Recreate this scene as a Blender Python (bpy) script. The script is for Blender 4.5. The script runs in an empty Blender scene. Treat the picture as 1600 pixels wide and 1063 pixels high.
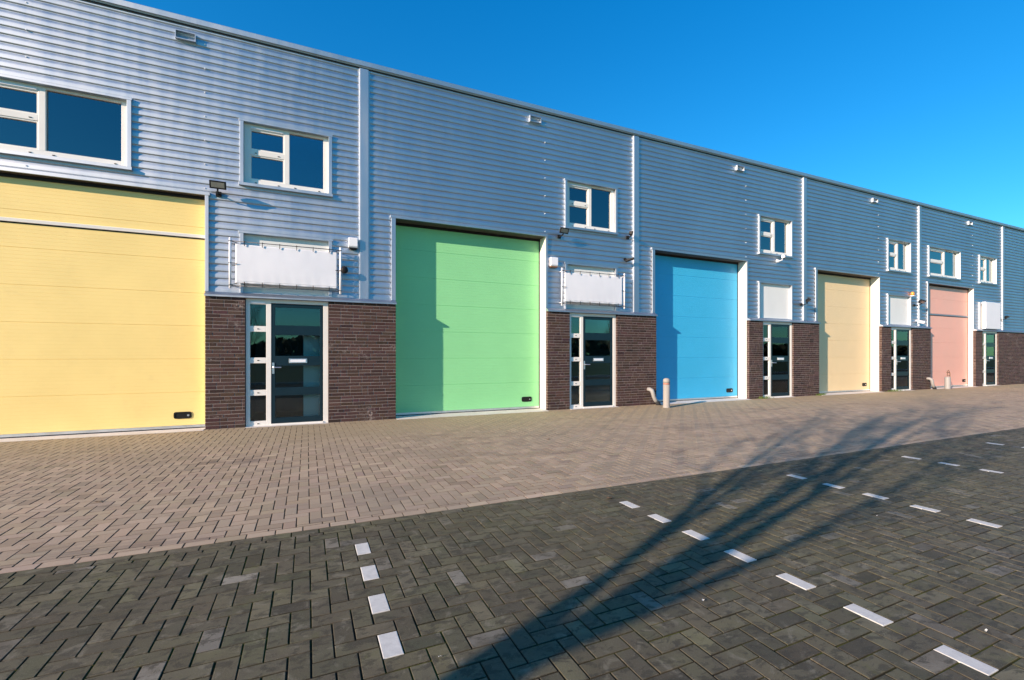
import bpy, math, random
import numpy as np
from mathutils import Vector, Matrix, noise
R = math.radians
random.seed(7)
rng = np.random.default_rng(11)
scene = bpy.context.scene
col = scene.collection

# ------------------------------------------------------------------ camera, sky, sun, exposure
SUN_AZ, SUN_EL = 19.2, 18.2          # degrees: light travels at SUN_AZ to the facade line, SUN_EL downwards
cam_d = bpy.data.cameras.new('camera')
cam_d.sensor_width = 36.0
cam_d.lens = 712.0 / 1600.0 * 36.0
cam_d.shift_y = 24.5 / 1600.0
cam_d.clip_start, cam_d.clip_end = 0.05, 4000
cam = bpy.data.objects.new('camera', cam_d)
cam.location = (0, -9.97, 1.35)
cam.rotation_euler = (R(90), 0, R(-24.2))
col.objects.link(cam)
scene.camera = cam

world = bpy.data.worlds.new('World')
scene.world = world
world.use_nodes = True
wt = world.node_tree
for n in list(wt.nodes): wt.nodes.remove(n)
sky = wt.nodes.new('ShaderNodeTexSky')
sky.sky_type = 'NISHITA'
sky.sun_disc = False
sky.sun_elevation = R(SUN_EL)
sky.sun_rotation = R(270 - SUN_AZ)
sky.air_density, sky.dust_density, sky.ozone_density = 1.0, 0.15, 2.2
hs = wt.nodes.new('ShaderNodeHueSaturation')
hs.inputs['Saturation'].default_value = 1.68
hs.inputs['Hue'].default_value = 0.505
bg = wt.nodes.new('ShaderNodeBackground')
bg.inputs['Strength'].default_value = 0.15
wo = wt.nodes.new('ShaderNodeOutputWorld')
gm = wt.nodes.new('ShaderNodeGamma')
gm.inputs['Gamma'].default_value = 0.75
wt.links.new(sky.outputs[0], gm.inputs['Color'])
wt.links.new(gm.outputs[0], hs.inputs['Color'])
tn = wt.nodes.new('ShaderNodeMix')
tn.data_type, tn.blend_type = 'RGBA', 'MULTIPLY'
tn.inputs[0].default_value = 1.0
tn.inputs[7].default_value = (0.40, 0.96, 1.04, 1)
wt.links.new(hs.outputs[0], tn.inputs[6])
wt.links.new(tn.outputs[2], bg.inputs['Color'])
wt.links.new(bg.outputs[0], wo.inputs['Surface'])

sun_d = bpy.data.lights.new('sun', 'SUN')
sun_d.energy = 4.35
sun_d.angle = R(0.53)
sun_d.color = (1.0, 0.78, 0.62)
sun = bpy.data.objects.new('sun', sun_d)
ldir = Vector((math.cos(R(SUN_AZ)) * math.cos(R(SUN_EL)), math.sin(R(SUN_AZ)) * math.cos(R(SUN_EL)), -math.sin(R(SUN_EL))))
sun.rotation_euler = ldir.to_track_quat('-Z', 'Y').to_euler()
sun.location = (-30, -25, 25)
col.objects.link(sun)

vs = scene.view_settings
vs.view_transform = 'Standard'
vs.look = 'None'
vs.exposure = 1.02
vs.gamma = 1.0
vs.use_curve_mapping = False
scene.cycles.max_bounces = 8
scene.cycles.transparent_max_bounces = 12

# ------------------------------------------------------------------ materials
def new_mat(name):
    m = bpy.data.materials.new(name)
    m.use_nodes = True
    nt = m.node_tree
    return m, nt, nt.nodes['Principled BSDF']

def N(nt, t, **kw):
    n = nt.nodes.new(t)
    for k, v in kw.items(): setattr(n, k, v)
    return n

def mixcol(nt, fac, a, b, mode='MIX'):
    n = N(nt, 'ShaderNodeMix', data_type='RGBA', blend_type=mode)
    for sock, v in ((n.inputs[0], fac), (n.inputs[6], a), (n.inputs[7], b)):
        if hasattr(v, 'is_output'): nt.links.new(v, sock)
        elif isinstance(v, (int, float)): sock.default_value = v
        else: sock.default_value = (*v, 1)
    return n.outputs[2]

def noise_tex(nt, scale, detail=4, rough=0.6, stretch=None, coord='Object', dist=0.0):
    tc = N(nt, 'ShaderNodeTexCoord')
    mp = N(nt, 'ShaderNodeMapping')
    if stretch: mp.inputs['Scale'].default_value = stretch
    nt.links.new(tc.outputs[coord], mp.inputs[0])
    n = N(nt, 'ShaderNodeTexNoise')
    n.inputs['Scale'].default_value = scale
    n.inputs['Detail'].default_value = detail
    n.inputs['Roughness'].default_value = rough
    n.inputs['Distortion'].default_value = dist
    nt.links.new(mp.outputs[0], n.inputs['Vector'])
    return n.outputs['Fac']

def ramp(nt, fac, lo, hi, vlo=0.0, vhi=1.0):
    n = N(nt, 'ShaderNodeMapRange')
    n.interpolation_type = 'SMOOTHSTEP'
    n.inputs['From Min'].default_value = lo
    n.inputs['From Max'].default_value = hi
    n.inputs['To Min'].default_value = vlo
    n.inputs['To Max'].default_value = vhi
    nt.links.new(fac, n.inputs['Value'])
    return n.outputs['Result']

def bump(nt, bsdf, fac, strength=0.2, dist=0.01):
    b = N(nt, 'ShaderNodeBump')
    b.inputs['Strength'].default_value = strength
    b.inputs['Distance'].default_value = dist
    nt.links.new(fac, b.inputs['Height'])
    nt.links.new(b.outputs[0], bsdf.inputs['Normal'])

def simple(name, c, rough=0.5, metal=0.0, var=0.08, nscale=3.0, stretch=None, dirt=None, spec=0.5, bmp=0.0):
    m, nt, b = new_mat(name)
    f = noise_tex(nt, nscale, 5, 0.6, stretch)
    lo = tuple(max(0, x * (1 - var)) for x in c); hi = tuple(min(1, x * (1 + var)) for x in c)
    cc = mixcol(nt, ramp(nt, f, 0.3, 0.7), lo, hi)
    if dirt:
        f2 = noise_tex(nt, nscale * 2.3, 6, 0.7, stretch)
        cc = mixcol(nt, ramp(nt, f2, 0.55, 0.8, 0, dirt[1]), cc, dirt[0])
    nt.links.new(cc, b.inputs['Base Color'])
    nt.links.new(ramp(nt, f, 0.25, 0.75, rough * 0.85, min(1, rough * 1.15)), b.inputs['Roughness'])
    b.inputs['Metallic'].default_value = metal
    b.inputs['Specular IOR Level'].default_value = spec
    if bmp: bump(nt, b, noise_tex(nt, nscale * 30, 4), bmp, 0.003)
    return m

def cladding_mat(name='silver_cladding_paint', diffuse=0.10):
    m, nt, b = new_mat(name)
    f = noise_tex(nt, 0.6, 4, 0.6, (1, 1, 0.4))
    f2 = noise_tex(nt, 5.0, 5, 0.65, (1, 1, 0.12))
    cc = mixcol(nt, ramp(nt, f, 0.3, 0.7), (0.46, 0.50, 0.55), (0.52, 0.56, 0.61))
    cc = mixcol(nt, ramp(nt, f2, 0.5, 0.85, 0, 0.22), cc, (0.40, 0.44, 0.49))
    # metallic flake paint: a wide soft sheen that dies away quickly, over a little plain diffuse
    gl = N(nt, 'ShaderNodeBsdfAnisotropic'); gl.distribution = 'BECKMANN'
    df = N(nt, 'ShaderNodeBsdfDiffuse'); mx = N(nt, 'ShaderNodeMixShader'); mx.inputs[0].default_value = diffuse
    nt.links.new(cc, gl.inputs['Color']); nt.links.new(cc, df.inputs['Color'])
    nt.links.new(ramp(nt, f2, 0.2, 0.8, 0.58, 0.66), gl.inputs['Roughness'])
    bp = N(nt, 'ShaderNodeBump'); bp.inputs['Strength'].default_value = 0.05; bp.inputs['Distance'].default_value = 0.02
    nt.links.new(noise_tex(nt, 2.5, 2, 0.5), bp.inputs['Height'])
    nt.links.new(bp.outputs[0], gl.inputs['Normal']); nt.links.new(bp.outputs[0], df.inputs['Normal'])
    nt.links.new(gl.outputs[0], mx.inputs[1]); nt.links.new(df.outputs[0], mx.inputs[2])
    nt.links.new(mx.outputs[0], nt.nodes['Material Output'].inputs['Surface'])
    nt.nodes.remove(b)
    return m

def paver_mat(kind):
    m, nt, b = new_mat(kind + '_paver_concrete')
    at = N(nt, 'ShaderNodeAttribute'); at.attribute_name = 'tint'
    big = noise_tex(nt, 0.35, 5, 0.6)
    mid = noise_tex(nt, 2.2, 6, 0.65, dist=0.6)
    fine = noise_tex(nt, 90, 4, 0.7)
    speck = noise_tex(nt, 260, 2, 0.6)
    if kind == 'brown':
        cc = at.outputs['Color']
        cc = mixcol(nt, ramp(nt, big, 0.42, 0.68, 0, 0.55), cc, (0.245, 0.20, 0.15))
        st = noise_tex(nt, 1.1, 6, 0.7, (0.35, 1.6, 1), dist=0.8)
        cc = mixcol(nt, ramp(nt, st, 0.53, 0.70, 0, 0.65), cc, (0.13, 0.10, 0.08))
        cc = mixcol(nt, ramp(nt, mid, 0.55, 0.8, 0, 0.25), cc, (0.38, 0.33, 0.255))
        tc = N(nt, 'ShaderNodeTexCoord'); sp = N(nt, 'ShaderNodeSeparateXYZ'); nt.links.new(tc.outputs['Object'], sp.inputs[0])
        wob = N(nt, 'ShaderNodeMath', operation='MULTIPLY_ADD'); nt.links.new(big, wob.inputs[0]); wob.inputs[1].default_value = 2.4
        nt.links.new(sp.outputs['Y'], wob.inputs[2])
        cc = mixcol(nt, ramp(nt, wob.outputs[0], -2.2, 0.6, 0, 0.6), cc, (0.33, 0.265, 0.155))
    else:
        cc = at.outputs['Color']
        cc = mixcol(nt, ramp(nt, mid, 0.36, 0.60, 0.75, 0), cc, (0.085, 0.070, 0.046))
        cc = mixcol(nt, ramp(nt, big, 0.48, 0.70, 0, 0.45), cc, (0.12, 0.108, 0.05))
        w = noise_tex(nt, 7.0, 6, 0.7, dist=0.9)
        cc = mixcol(nt, ramp(nt, w, 0.54, 0.66, 0, 0.5), cc, (0.20, 0.18, 0.13))
        w3 = noise_tex(nt, 11.0, 5, 0.7, (1, 1.7, 1), dist=0.5)
        cc = mixcol(nt, ramp(nt, w3, 0.50, 0.59, 0, 0.72), cc, (0.046, 0.040, 0.026))
        w4 = noise_tex(nt, 4.0, 6, 0.75)
        cc = mixcol(nt, ramp(nt, w4, 0.56, 0.72, 0, 0.55), cc, (0.105, 0.105, 0.035))
    cc = mixcol(nt, ramp(nt, fine, 0.25, 0.75, 0.0, 0.5), cc, (0.5, 0.5, 0.5), 'OVERLAY')
    cc = mixcol(nt, ramp(nt, speck, 0.62, 0.72, 0, 0.30), cc, (0.40, 0.38, 0.34))
    nt.links.new(cc, b.inputs['Base Color'])
    b.inputs['Roughness'].default_value = 0.78
    b.inputs['Specular IOR Level'].default_value = 0.35
    bump(nt, b, fine, 0.35, 0.004)
    return m

def joint_mat(name, c1, c2):
    m, nt, b = new_mat(name)
    cc = mixcol(nt, ramp(nt, noise_tex(nt, 1.6, 6, 0.7), 0.42, 0.62), c1, c2)
    nt.links.new(cc, b.inputs['Base Color'])
    b.inputs['Roughness'].default_value = 0.95
    b.inputs['Specular IOR Level'].default_value = 0.1
    bump(nt, b, noise_tex(nt, 120, 3), 0.6, 0.005)
    return m

def brick_mat():
    m, nt, b = new_mat('dark_brown_brick')
    at = N(nt, 'ShaderNodeAttribute'); at.attribute_name = 'tint'
    fine = noise_tex(nt, 70, 5, 0.7)
    cc = mixcol(nt, ramp(nt, fine, 0.3, 0.7, 0, 0.55), at.outputs['Color'], (0.035, 0.022, 0.018))
    w = noise_tex(nt, 1.3, 6, 0.72, (1, 1, 1.4), dist=0.5)
    w2 = noise_tex(nt, 26, 4, 0.7)
    mul = N(nt, 'ShaderNodeMath', operation='MULTIPLY')
    nt.links.new(ramp(nt, w, 0.52, 0.74), mul.inputs[0]); nt.links.new(ramp(nt, w2, 0.40, 0.66), mul.inputs[1])
    cc = mixcol(nt, ramp(nt, mul.outputs[0], 0, 1, 0, 0.8), cc, (0.42, 0.36, 0.32))
    nt.links.new(cc, b.inputs['Base Color'])
    b.inputs['Roughness'].default_value = 0.85
    b.inputs['Specular IOR Level'].default_value = 0.3
    bump(nt, b, fine, 0.5, 0.004)
    return m

def glass_mat(name, ior, tint):
    m = bpy.data.materials.new(name); m.use_nodes = True
    nt = m.node_tree
    for n in list(nt.nodes): nt.nodes.remove(n)
    out = N(nt, 'ShaderNodeOutputMaterial')
    fr = N(nt, 'ShaderNodeFresnel'); fr.inputs['IOR'].default_value = ior
    gl = N(nt, 'ShaderNodeBsdfGlossy'); gl.inputs['Roughness'].default_value = 0.0
    gl.inputs['Color'].default_value = (0.86, 0.96, 1.0, 1)
    tr = N(nt, 'ShaderNodeBsdfTransparent'); tr.inputs['Color'].default_value = (*tint, 1)
    mx = N(nt, 'ShaderNodeMixShader')
    bp = N(nt, 'ShaderNodeBump'); bp.inputs['Strength'].default_value = 0.05; bp.inputs['Distance'].default_value = 0.02
    nt.links.new(noise_tex(nt, 0.9, 1, 0.4), bp.inputs['Height'])
    nt.links.new(bp.outputs[0], gl.inputs['Normal'])
    nt.links.new(fr.outputs[0], mx.inputs[0]); nt.links.new(tr.outputs[0], mx.inputs[1]); nt.links.new(gl.outputs[0], mx.inputs[2])
    nt.links.new(mx.outputs[0], out.inputs['Surface'])
    return m

M = {
 'clad': cladding_mat(),
 'trim': cladding_mat('silver_trim_paint', 0.15),
 'cap': cladding_mat('silver_roof_edge_paint', 0.18),
 'lining': simple('cream_jamb_sheet', (0.80, 0.77, 0.70), 0.55, 0, 0.04, 2.0, (1, 1, .2), ((0.5, 0.46, 0.40), 0.2)),
 'frame': simple('cream_frame_paint', (0.80, 0.76, 0.69), 0.42, 0, 0.03, 2.0),
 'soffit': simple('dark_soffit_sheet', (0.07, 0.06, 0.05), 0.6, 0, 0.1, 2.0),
 'panel': simple('pale_infill_panel', (0.74, 0.74, 0.70), 0.5, 0, 0.03, 2.0, (1, 1, .2)),
 'yellow': simple('yellow_door_paint', (0.90, 0.68, 0.25), 0.48, 0, 0.025, 1.2, None, ((0.66, 0.49, 0.20), 0.18)),
 'pale_yellow': simple('pale_yellow_door_paint', (0.80, 0.61, 0.34), 0.48, 0, 0.025, 1.2, None, ((0.7, 0.55, 0.25), 0.15)),
 'green': simple('green_door_paint', (0.27, 0.66, 0.29), 0.48, 0, 0.025, 1.2, None, ((0.22, 0.54, 0.24), 0.18)),
 'blue': simple('blue_door_paint', (0.045, 0.43, 0.70), 0.48, 0, 0.025, 1.2, None, ((0.04, 0.33, 0.55), 0.18)),
 'pink': simple('pink_door_paint', (0.82, 0.43, 0.33), 0.48, 0, 0.025, 1.2, None, ((0.7, 0.34, 0.26), 0.15)),
 'leaf': simple('dark_petrol_door_paint', (0.007, 0.022, 0.032), 0.35, 0, 0.06, 3.0, spec=0.3),
 'black': simple('black_plastic', (0.010, 0.010, 0.011), 0.55, 0, 0.1, 6.0, spec=0.25),
 'rubber': simple('black_rubber', (0.012, 0.012, 0.013), 0.8, 0, 0.1, 6.0),
 'white': simple('white_coated_metal', (0.82, 0.82, 0.84), 0.4, 0, 0.02, 3.0),
 'tarp': simple('white_banner_cloth', (0.78, 0.78, 0.80), 0.6, 0, 0.02, 2.0),
 'alu': simple('bare_aluminium', (0.70, 0.71, 0.72), 0.35, 0.9, 0.05, 5.0),
 'frame_tube': simple('grey_tube', (0.10, 0.10, 0.11), 0.6, 0.0, 0.05, 5.0),
 'lens': simple('grey_lamp_glass', (0.20, 0.20, 0.17), 0.2, 0, 0.1, 9.0),
 'conc': simple('pale_concrete', (0.62, 0.58, 0.53), 0.85, 0, 0.08, 3.0, None, ((0.36, 0.33, 0.28), 0.45), bmp=0.3),
 'post': simple('weathered_post', (0.32, 0.295, 0.265), 0.8, 0, 0.10, 5.0, (1, 1, .25), ((0.24, 0.19, 0.15), 0.5), bmp=0.4),
 'pvc': simple('grey_white_pvc', (0.29, 0.28, 0.265), 0.6, 0, 0.06, 5.0, None, ((0.35, 0.32, 0.28), 0.4)),
 'red': simple('faded_red_band', (0.42, 0.17, 0.12), 0.6, 0, 0.1, 6.0),
 'orange': simple('orange_lens', (0.85, 0.28, 0.04), 0.3, 0, 0.05, 6.0),
 'brown_base': simple('brown_plastic', (0.22, 0.11, 0.05), 0.5, 0, 0.1, 6.0),
 'interior': simple('dim_room_paint', (0.10, 0.11, 0.12), 0.8, 0, 0.1, 1.0),
 'mark': simple('white_paving_brick_face', (0.56, 0.545, 0.50), 0.8, 0, 0.08, 20.0, None, ((0.30, 0.28, 0.24), 0.55), bmp=0.3),
 'mortar': simple('grey_mortar', (0.22, 0.175, 0.155), 0.95, 0, 0.15, 9.0, None, ((0.42, 0.37, 0.34), 0.6)),
 'roof': simple('roof_membrane', (0.12, 0.12, 0.12), 0.9, 0, 0.1, 1.0),
 'bark': simple('grey_brown_bark', (0.10, 0.085, 0.065), 0.9, 0, 0.25, 9.0, (1, 1, .3)),
 'grass': simple('meadow_grass', (0.055, 0.085, 0.022), 0.9, 0, 0.35, 0.4, None, ((0.10, 0.10, 0.04), 0.5)),
 'wood': simple('distant_foliage', (0.035, 0.045, 0.022), 0.9, 0, 0.4, 0.3),
 'blade': simple('weed_green', (0.10, 0.15, 0.02), 0.7, 0, 0.3, 20.0),
 'leafdry': simple('dry_leaf', (0.16, 0.09, 0.045), 0.8, 0, 0.3, 20.0),
 'brick': brick_mat(),
 'brown_paver': paver_mat('brown'),
 'grey_paver': paver_mat('grey'),
 'brown_joint': joint_mat('sandy_joint', (0.095, 0.066, 0.045), (0.15, 0.11, 0.075)),
 'grey_joint': joint_mat('mossy_joint', (0.026, 0.022, 0.014), (0.070, 0.080, 0.012)),
 'pane': glass_mat('window_glass', 2.45, (0.45, 0.55, 0.60)),
 'door_pane': glass_mat('door_glass', 1.6, (0.80, 0.90, 0.90)),
}

# ------------------------------------------------------------------ mesh helpers
class MB:
    def __init__(self): self.v = []; self.f = []
    def box(self, x0, x1, y0, y1, z0, z1):
        b = len(self.v)
        self.v += [(x0,y0,z0),(x1,y0,z0),(x1,y1,z0),(x0,y1,z0),(x0,y0,z1),(x1,y0,z1),(x1,y1,z1),(x0,y1,z1)]
        self.f += [tuple(b+i for i in q) for q in ((0,3,2,1),(4,5,6,7),(0,1,5,4),(1,2,6,5),(2,3,7,6),(3,0,4,7))]
        return self
    def prism_x(self, prof, x0, x1, closed=True):
        b = len(self.v); n = len(prof)
        self.v += [(x0, y, z) for y, z in prof] + [(x1, y, z) for y, z in prof]
        for i in range(n if closed else n - 1):
            j = (i + 1) % n
            self.f.append((b+i, b+j, b+n+j, b+n+i))
        if closed:
            self.f.append(tuple(b+i for i in reversed(range(n)))); self.f.append(tuple(b+n+i for i in range(n)))
        return self
    def tube(self, pts, rad, n=10, cap=True):
        pts = [Vector(p) for p in pts]
        rads = rad if isinstance(rad, (list, tuple)) else [rad] * len(pts)
        b = len(self.v); up = None
        for k, p in enumerate(pts):
            t = (pts[min(k+1, len(pts)-1)] - pts[max(k-1, 0)]).normalized()
            if up is None:
                up = Vector((0, 0, 1)) if abs(t.z) < 0.9 else Vector((1, 0, 0))
            a = t.cross(up).normalized(); c = a.cross(t).normalized(); up = c
            for i in range(n):
                an = 2 * math.pi * i / n
                self.v.append(tuple(p + (a * math.cos(an) + c * math.sin(an)) * rads[k]))
        for k in range(len(pts) - 1):
            for i in range(n):
                j = (i + 1) % n
                self.f.append((b+k*n+i, b+k*n+j, b+(k+1)*n+j, b+(k+1)*n+i))
        if cap:
            self.f.append(tuple(b+i for i in reversed(range(n))))
            self.f.append(tuple(b+(len(pts)-1)*n+i for i in range(n)))
        return self
    def lathe(self, cx, cy, prof, n=16):
        b = len(self.v)
        for r, z in prof:
            for i in range(n):
                an = 2 * math.pi * i / n
                self.v.append((cx + r * math.cos(an), cy + r * math.sin(an), z))
        for k in range(len(prof) - 1):
            for i in range(n):
                j = (i + 1) % n
                self.f.append((b+k*n+i, b+k*n+j, b+(k+1)*n+j, b+(k+1)*n+i))
        self.f.append(tuple(b+i for i in reversed(range(n))))
        self.f.append(tuple(b+(len(prof)-1)*n+i for i in range(n)))
        return self

def link(name, me, mat, parent=None):
    o = bpy.data.objects.new(name, me)
    col.objects.link(o)
    if mat is not None: me.materials.append(mat)
    if parent is not None:
        o.parent = parent
        if parent.type == 'EMPTY': o.matrix_parent_inverse = Matrix.Translation(-Vector(parent.location))
    return o

def obj(name, mb, mat, parent=None, smooth=False, bevel=0.0, label=None):
    me = bpy.data.meshes.new(name)
    me.from_pydata(mb.v, [], mb.f)
    me.update()
    if smooth: me.polygons.foreach_set('use_smooth', [True] * len(me.polygons))
    o = link(name, me, mat, parent)
    if bevel:
        bm = o.modifiers.new('bevel', 'BEVEL'); bm.width = bevel; bm.segments = 2; bm.limit_method = 'ANGLE'
    if label: o['label'] = label
    return o

def tag(o, label=None, cat=None, group=None, kind=None):
    if label: o['label'] = label
    if cat: o['category'] = cat
    if group: o['group'] = group
    if kind: o['kind'] = kind
    return o

def empty(name, loc, label, cat, group=None):
    o = bpy.data.objects.new(name, None)
    o.empty_display_size = 0.2
    o.location = loc
    col.objects.link(o)
    return tag(o, label, cat, group)

def np_mesh(name, V, F4, tint, mat, parent=None):
    """V (n,3), F4 (m,4), tint (m,3) per face"""
    me = bpy.data.meshes.new(name)
    me.vertices.add(len(V)); me.vertices.foreach_set('co', V.astype(np.float32).ravel())
    me.loops.add(F4.size); me.loops.foreach_set('vertex_index', F4.astype(np.int32).ravel())
    me.polygons.add(len(F4))
    me.polygons.foreach_set('loop_start', np.arange(0, F4.size, 4, dtype=np.int32))
    me.update(calc_edges=True)
    if tint is not None:
        a = me.attributes.new('tint', 'FLOAT_COLOR', 'FACE')
        a.data.foreach_set('color', np.concatenate([tint, np.ones((len(tint), 1))], 1).astype(np.float32).ravel())
    fl = me.attributes.new('sharp_face', 'BOOLEAN', 'FACE')
    fl.data.foreach_set('value', np.ones(len(F4), dtype=bool))
    me.validate()
    return link(name, me, mat, parent)

# ------------------------------------------------------------------ ground
W = 0.0965                      # paving brick width (length 2W)
OX, OY = 0.307 - 3 * W, -6.727  # herringbone phase, taken from the white marker bricks
EDGE = -6.10                    # line between the brown lane and the grey parking lot
X0, X1 = -11.0, 42.0

def herringbone(x0, x1, y0, y1):
    i = np.arange(math.floor((x0 - OX) / W) - 2, math.ceil((x1 - OX) / W) + 2)
    j = np.arange(math.floor((y0 - OY) / W) - 2, math.ceil((y1 - OY) / W) + 2)
    I, J = np.meshgrid(i, j, indexing='ij'); I = I.ravel(); J = J.ravel()
    m = np.mod(I - J, 4)
    h = m == 0; v = m == 3
    out = np.concatenate([
        np.stack([OX + I[h]*W, OX + (I[h]+2)*W, OY + J[h]*W, OY + (J[h]+1)*W], 1),
        np.stack([OX + I[v]*W, OX + (I[v]+1)*W, OY + J[v]*W, OY + (J[v]+2)*W], 1)])
    out[:, 0] = np.maximum(out[:, 0], x0); out[:, 1] = np.minimum(out[:, 1], x1)
    out[:, 2] = np.maximum(out[:, 2], y0); out[:, 3] = np.minimum(out[:, 3], y1)
    return out[(out[:, 1] - out[:, 0] > 0.02) & (out[:, 3] - out[:, 2] > 0.02)]

def stretchers(x0, x1, y0, y1, off):
    xs = np.arange(x0 - off, x1, 2 * W)
    return np.stack([xs, xs + 2*W, np.full_like(xs, y0), np.full_like(xs, y1)], 1)

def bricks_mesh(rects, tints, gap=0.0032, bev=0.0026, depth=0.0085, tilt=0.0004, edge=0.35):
    n = len(rects)
    j = rng.normal(0, 0.0007, (n, 4))
    x0 = rects[:,0]+gap+j[:,0]; x1 = rects[:,1]-gap+j[:,1]; y0 = rects[:,2]+gap+j[:,2]; y1 = rects[:,3]-gap+j[:,3]
    z = rng.normal(0, 0.0005, n)
    t = rng.normal(0, tilt, (n, 2))
    b = bev
    tx = np.stack([x0+b, x1-b, x1-b, x0+b], 1); ty = np.stack([y0+b, y0+b, y1-b, y1-b], 1)
    sgx = np.array([-1, 1, 1, -1]); sgy = np.array([-1, -1, 1, 1])
    tz = z[:,None] + t[:,:1]*sgx + t[:,1:]*sgy
    bx = np.stack([x0, x1, x1, x0], 1); by = np.stack([y0, y0, y1, y1], 1)
    mz = tz - 0.0016
    dz = np.full_like(bx, -depth)
    V = np.concatenate([np.stack([tx,ty,tz],2), np.stack([bx,by,mz],2), np.stack([bx,by,dz],2)], 1).reshape(-1,3)
    base = (np.arange(n) * 12)[:,None,None]
    loc = [[0,1,2,3]] + [[4+k,4+(k+1)%4,(k+1)%4,k] for k in range(4)] + [[8+k,8+(k+1)%4,4+(k+1)%4,4+k] for k in range(4)]
    F = (base + np.array(loc)[None]).reshape(-1,4)
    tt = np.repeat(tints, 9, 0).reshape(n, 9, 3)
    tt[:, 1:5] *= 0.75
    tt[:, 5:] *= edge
    return V, F, tt.reshape(-1, 3)

def sheet(name, x0, x1, y0, y1, z, mat, kind='structure'):
    mb = MB(); mb.v = [(x0,y0,z),(x1,y0,z),(x1,y1,z),(x0,y1,z)]; mb.f = [(0,1,2,3)]
    o = obj(name, mb, mat); o['kind'] = kind
    return o

# lane of brown pavers in front of the building
lane = np.concatenate([herringbone(X0, X1, EDGE + W, 0.02), stretchers(X0, X1, EDGE, EDGE + W, 0.03)])
g = rng.normal(0, 1, (len(lane), 1)); hue = rng.normal(0, 1, (len(lane), 3)) * 0.004
lt = np.clip(np.array([[0.362, 0.274, 0.19]]) * (1 + 0.10 * g) + hue, 0.05, 0.8)
lt[-300:] *= 1.15
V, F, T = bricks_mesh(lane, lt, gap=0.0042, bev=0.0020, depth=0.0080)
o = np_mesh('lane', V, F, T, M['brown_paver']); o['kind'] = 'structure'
sheet('lane_bed', X0, X1, EDGE, 0.5, -0.0064, M['brown_joint'])
# parking lot of dark pavers with white marker bricks
lot = np.concatenate([herringbone(X0, X1, -14.0, EDGE - W), stretchers(X0, X1, EDGE - W, EDGE, 0.11)])
marks = []
for k, cnt in enumerate((5, 8, 6, 4, 3)):
    for q in range(cnt):
        marks.append((k, q, OX + (3 + 24*k)*W, OY - 4*q*W))
keep = np.ones(len(lot), bool)
for k, q, mx, my in marks:
    keep &= ~((np.abs(lot[:,0]-mx) < 0.01) & (np.abs(lot[:,2]-my) < 0.01) & (lot[:,1]-lot[:,0] < 1.2*W))
lot = lot[keep]
g = rng.normal(0, 1, (len(lot), 1)); hue = rng.normal(0, 1, (len(lot), 3)) * 0.002
gt = np.array([[0.106, 0.095, 0.056]]) * (1 + 0.19 * g) + hue
odd = rng.random(len(lot)) < 0.035
gt[odd] = np.array([[0.19, 0.172, 0.135]]) * (1 + 0.15 * g[odd])
gt = np.clip(gt, 0.02, 0.5)
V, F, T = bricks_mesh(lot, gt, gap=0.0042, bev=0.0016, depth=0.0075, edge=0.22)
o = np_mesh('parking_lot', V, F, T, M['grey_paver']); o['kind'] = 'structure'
sheet('parking_lot_bed', X0, X1, -14.0, EDGE, -0.0056, M['grey_joint'])
# far paving, kerb and the meadow all around
sheet('ground', -400, 500, -600, 400, -0.06, M['grass'])
sheet('road', X0 - 30, X0, -14.0, 0.5, -0.004, M['brown_joint'])
sheet('yard', X1, X1 + 30, -14.0, 0.5, -0.004, M['brown_joint'])
kb = MB().box(X0 - 30, X1 + 30, -14.16, -14.0, -0.1, 0.10)
o = obj('kerb', kb, M['conc'], bevel=0.01); o['kind'] = 'structure'

ordn = ['the one nearest the brown lane', 'second from the brown lane', 'third from the brown lane', 'fourth from the brown lane',
        'fifth from the brown lane', 'sixth from the brown lane', 'seventh from the brown lane', 'eighth from the brown lane']
rown = ['leftmost bay line', 'second bay line from the left', 'third bay line from the left', 'fourth bay line from the left', 'farthest bay line']
VISN = (4, 7, 5, 3, 2)
for k, q, mx, my in marks:
    if q >= VISN[k]: continue
    V, F, T = bricks_mesh(np.array([[mx, mx+W, my, my+2*W]]), np.ones((1,3)))
    V[:, 2] += 0.0002
    o = np_mesh('white_paving_brick', V, F, None, M['mark'])
    tag(o, 'white paving brick, %s, %s' % (rown[k], ordn[q]), 'road marking', 'white paving bricks marking the parking bays')

# ------------------------------------------------------------------ building
B = empty('warehouse_building', (1.04, 0, 0), 'long row of silver clad business units with coloured garage doors and dark brick piers', 'building')
P = [-13.16, -6.06, 1.04, 8.14, 15.24, 22.34, 29.44, 36.54, 43.64]
PITCH = 0.1325
Z_BR, Z_TOP, Z_SOF = 2.52, 7.37, 4.30
ends = (P[0], P[-1])

def part(name, mb, mat, label=None, smooth=False, bevel=0.0, parent=None):
    return obj(name, mb, mat, parent if parent is not None else B, smooth, bevel, label)

# units: index into P, door colour, recess, features
UNITS = [
 dict(p=1, colour='yellow', d=0.12, wide=True, div=3.53, sign='banner'),
 dict(p=2, colour='green', d=0.307, wide=False, div=None, sign='banner'),
 dict(p=3, colour='blue', d=0.307, wide=False, div=None, sign=None),
 dict(p=4, colour='pale_yellow', d=0.29, wide=False, div=None, sign=None),
 dict(p=5, colour='pink', d=0.16, wide=True, div=3.04, sign='box'),
]
GX0, GX1 = 0.69, 4.35           # garage opening offsets in a unit
TX0, TX1 = 4.90, 6.52           # window / infill trim offsets
EX0, EX1 = 5.00, 6.45           # entrance opening offsets
WZ0, WZ1 = 4.57, 5.83

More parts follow.
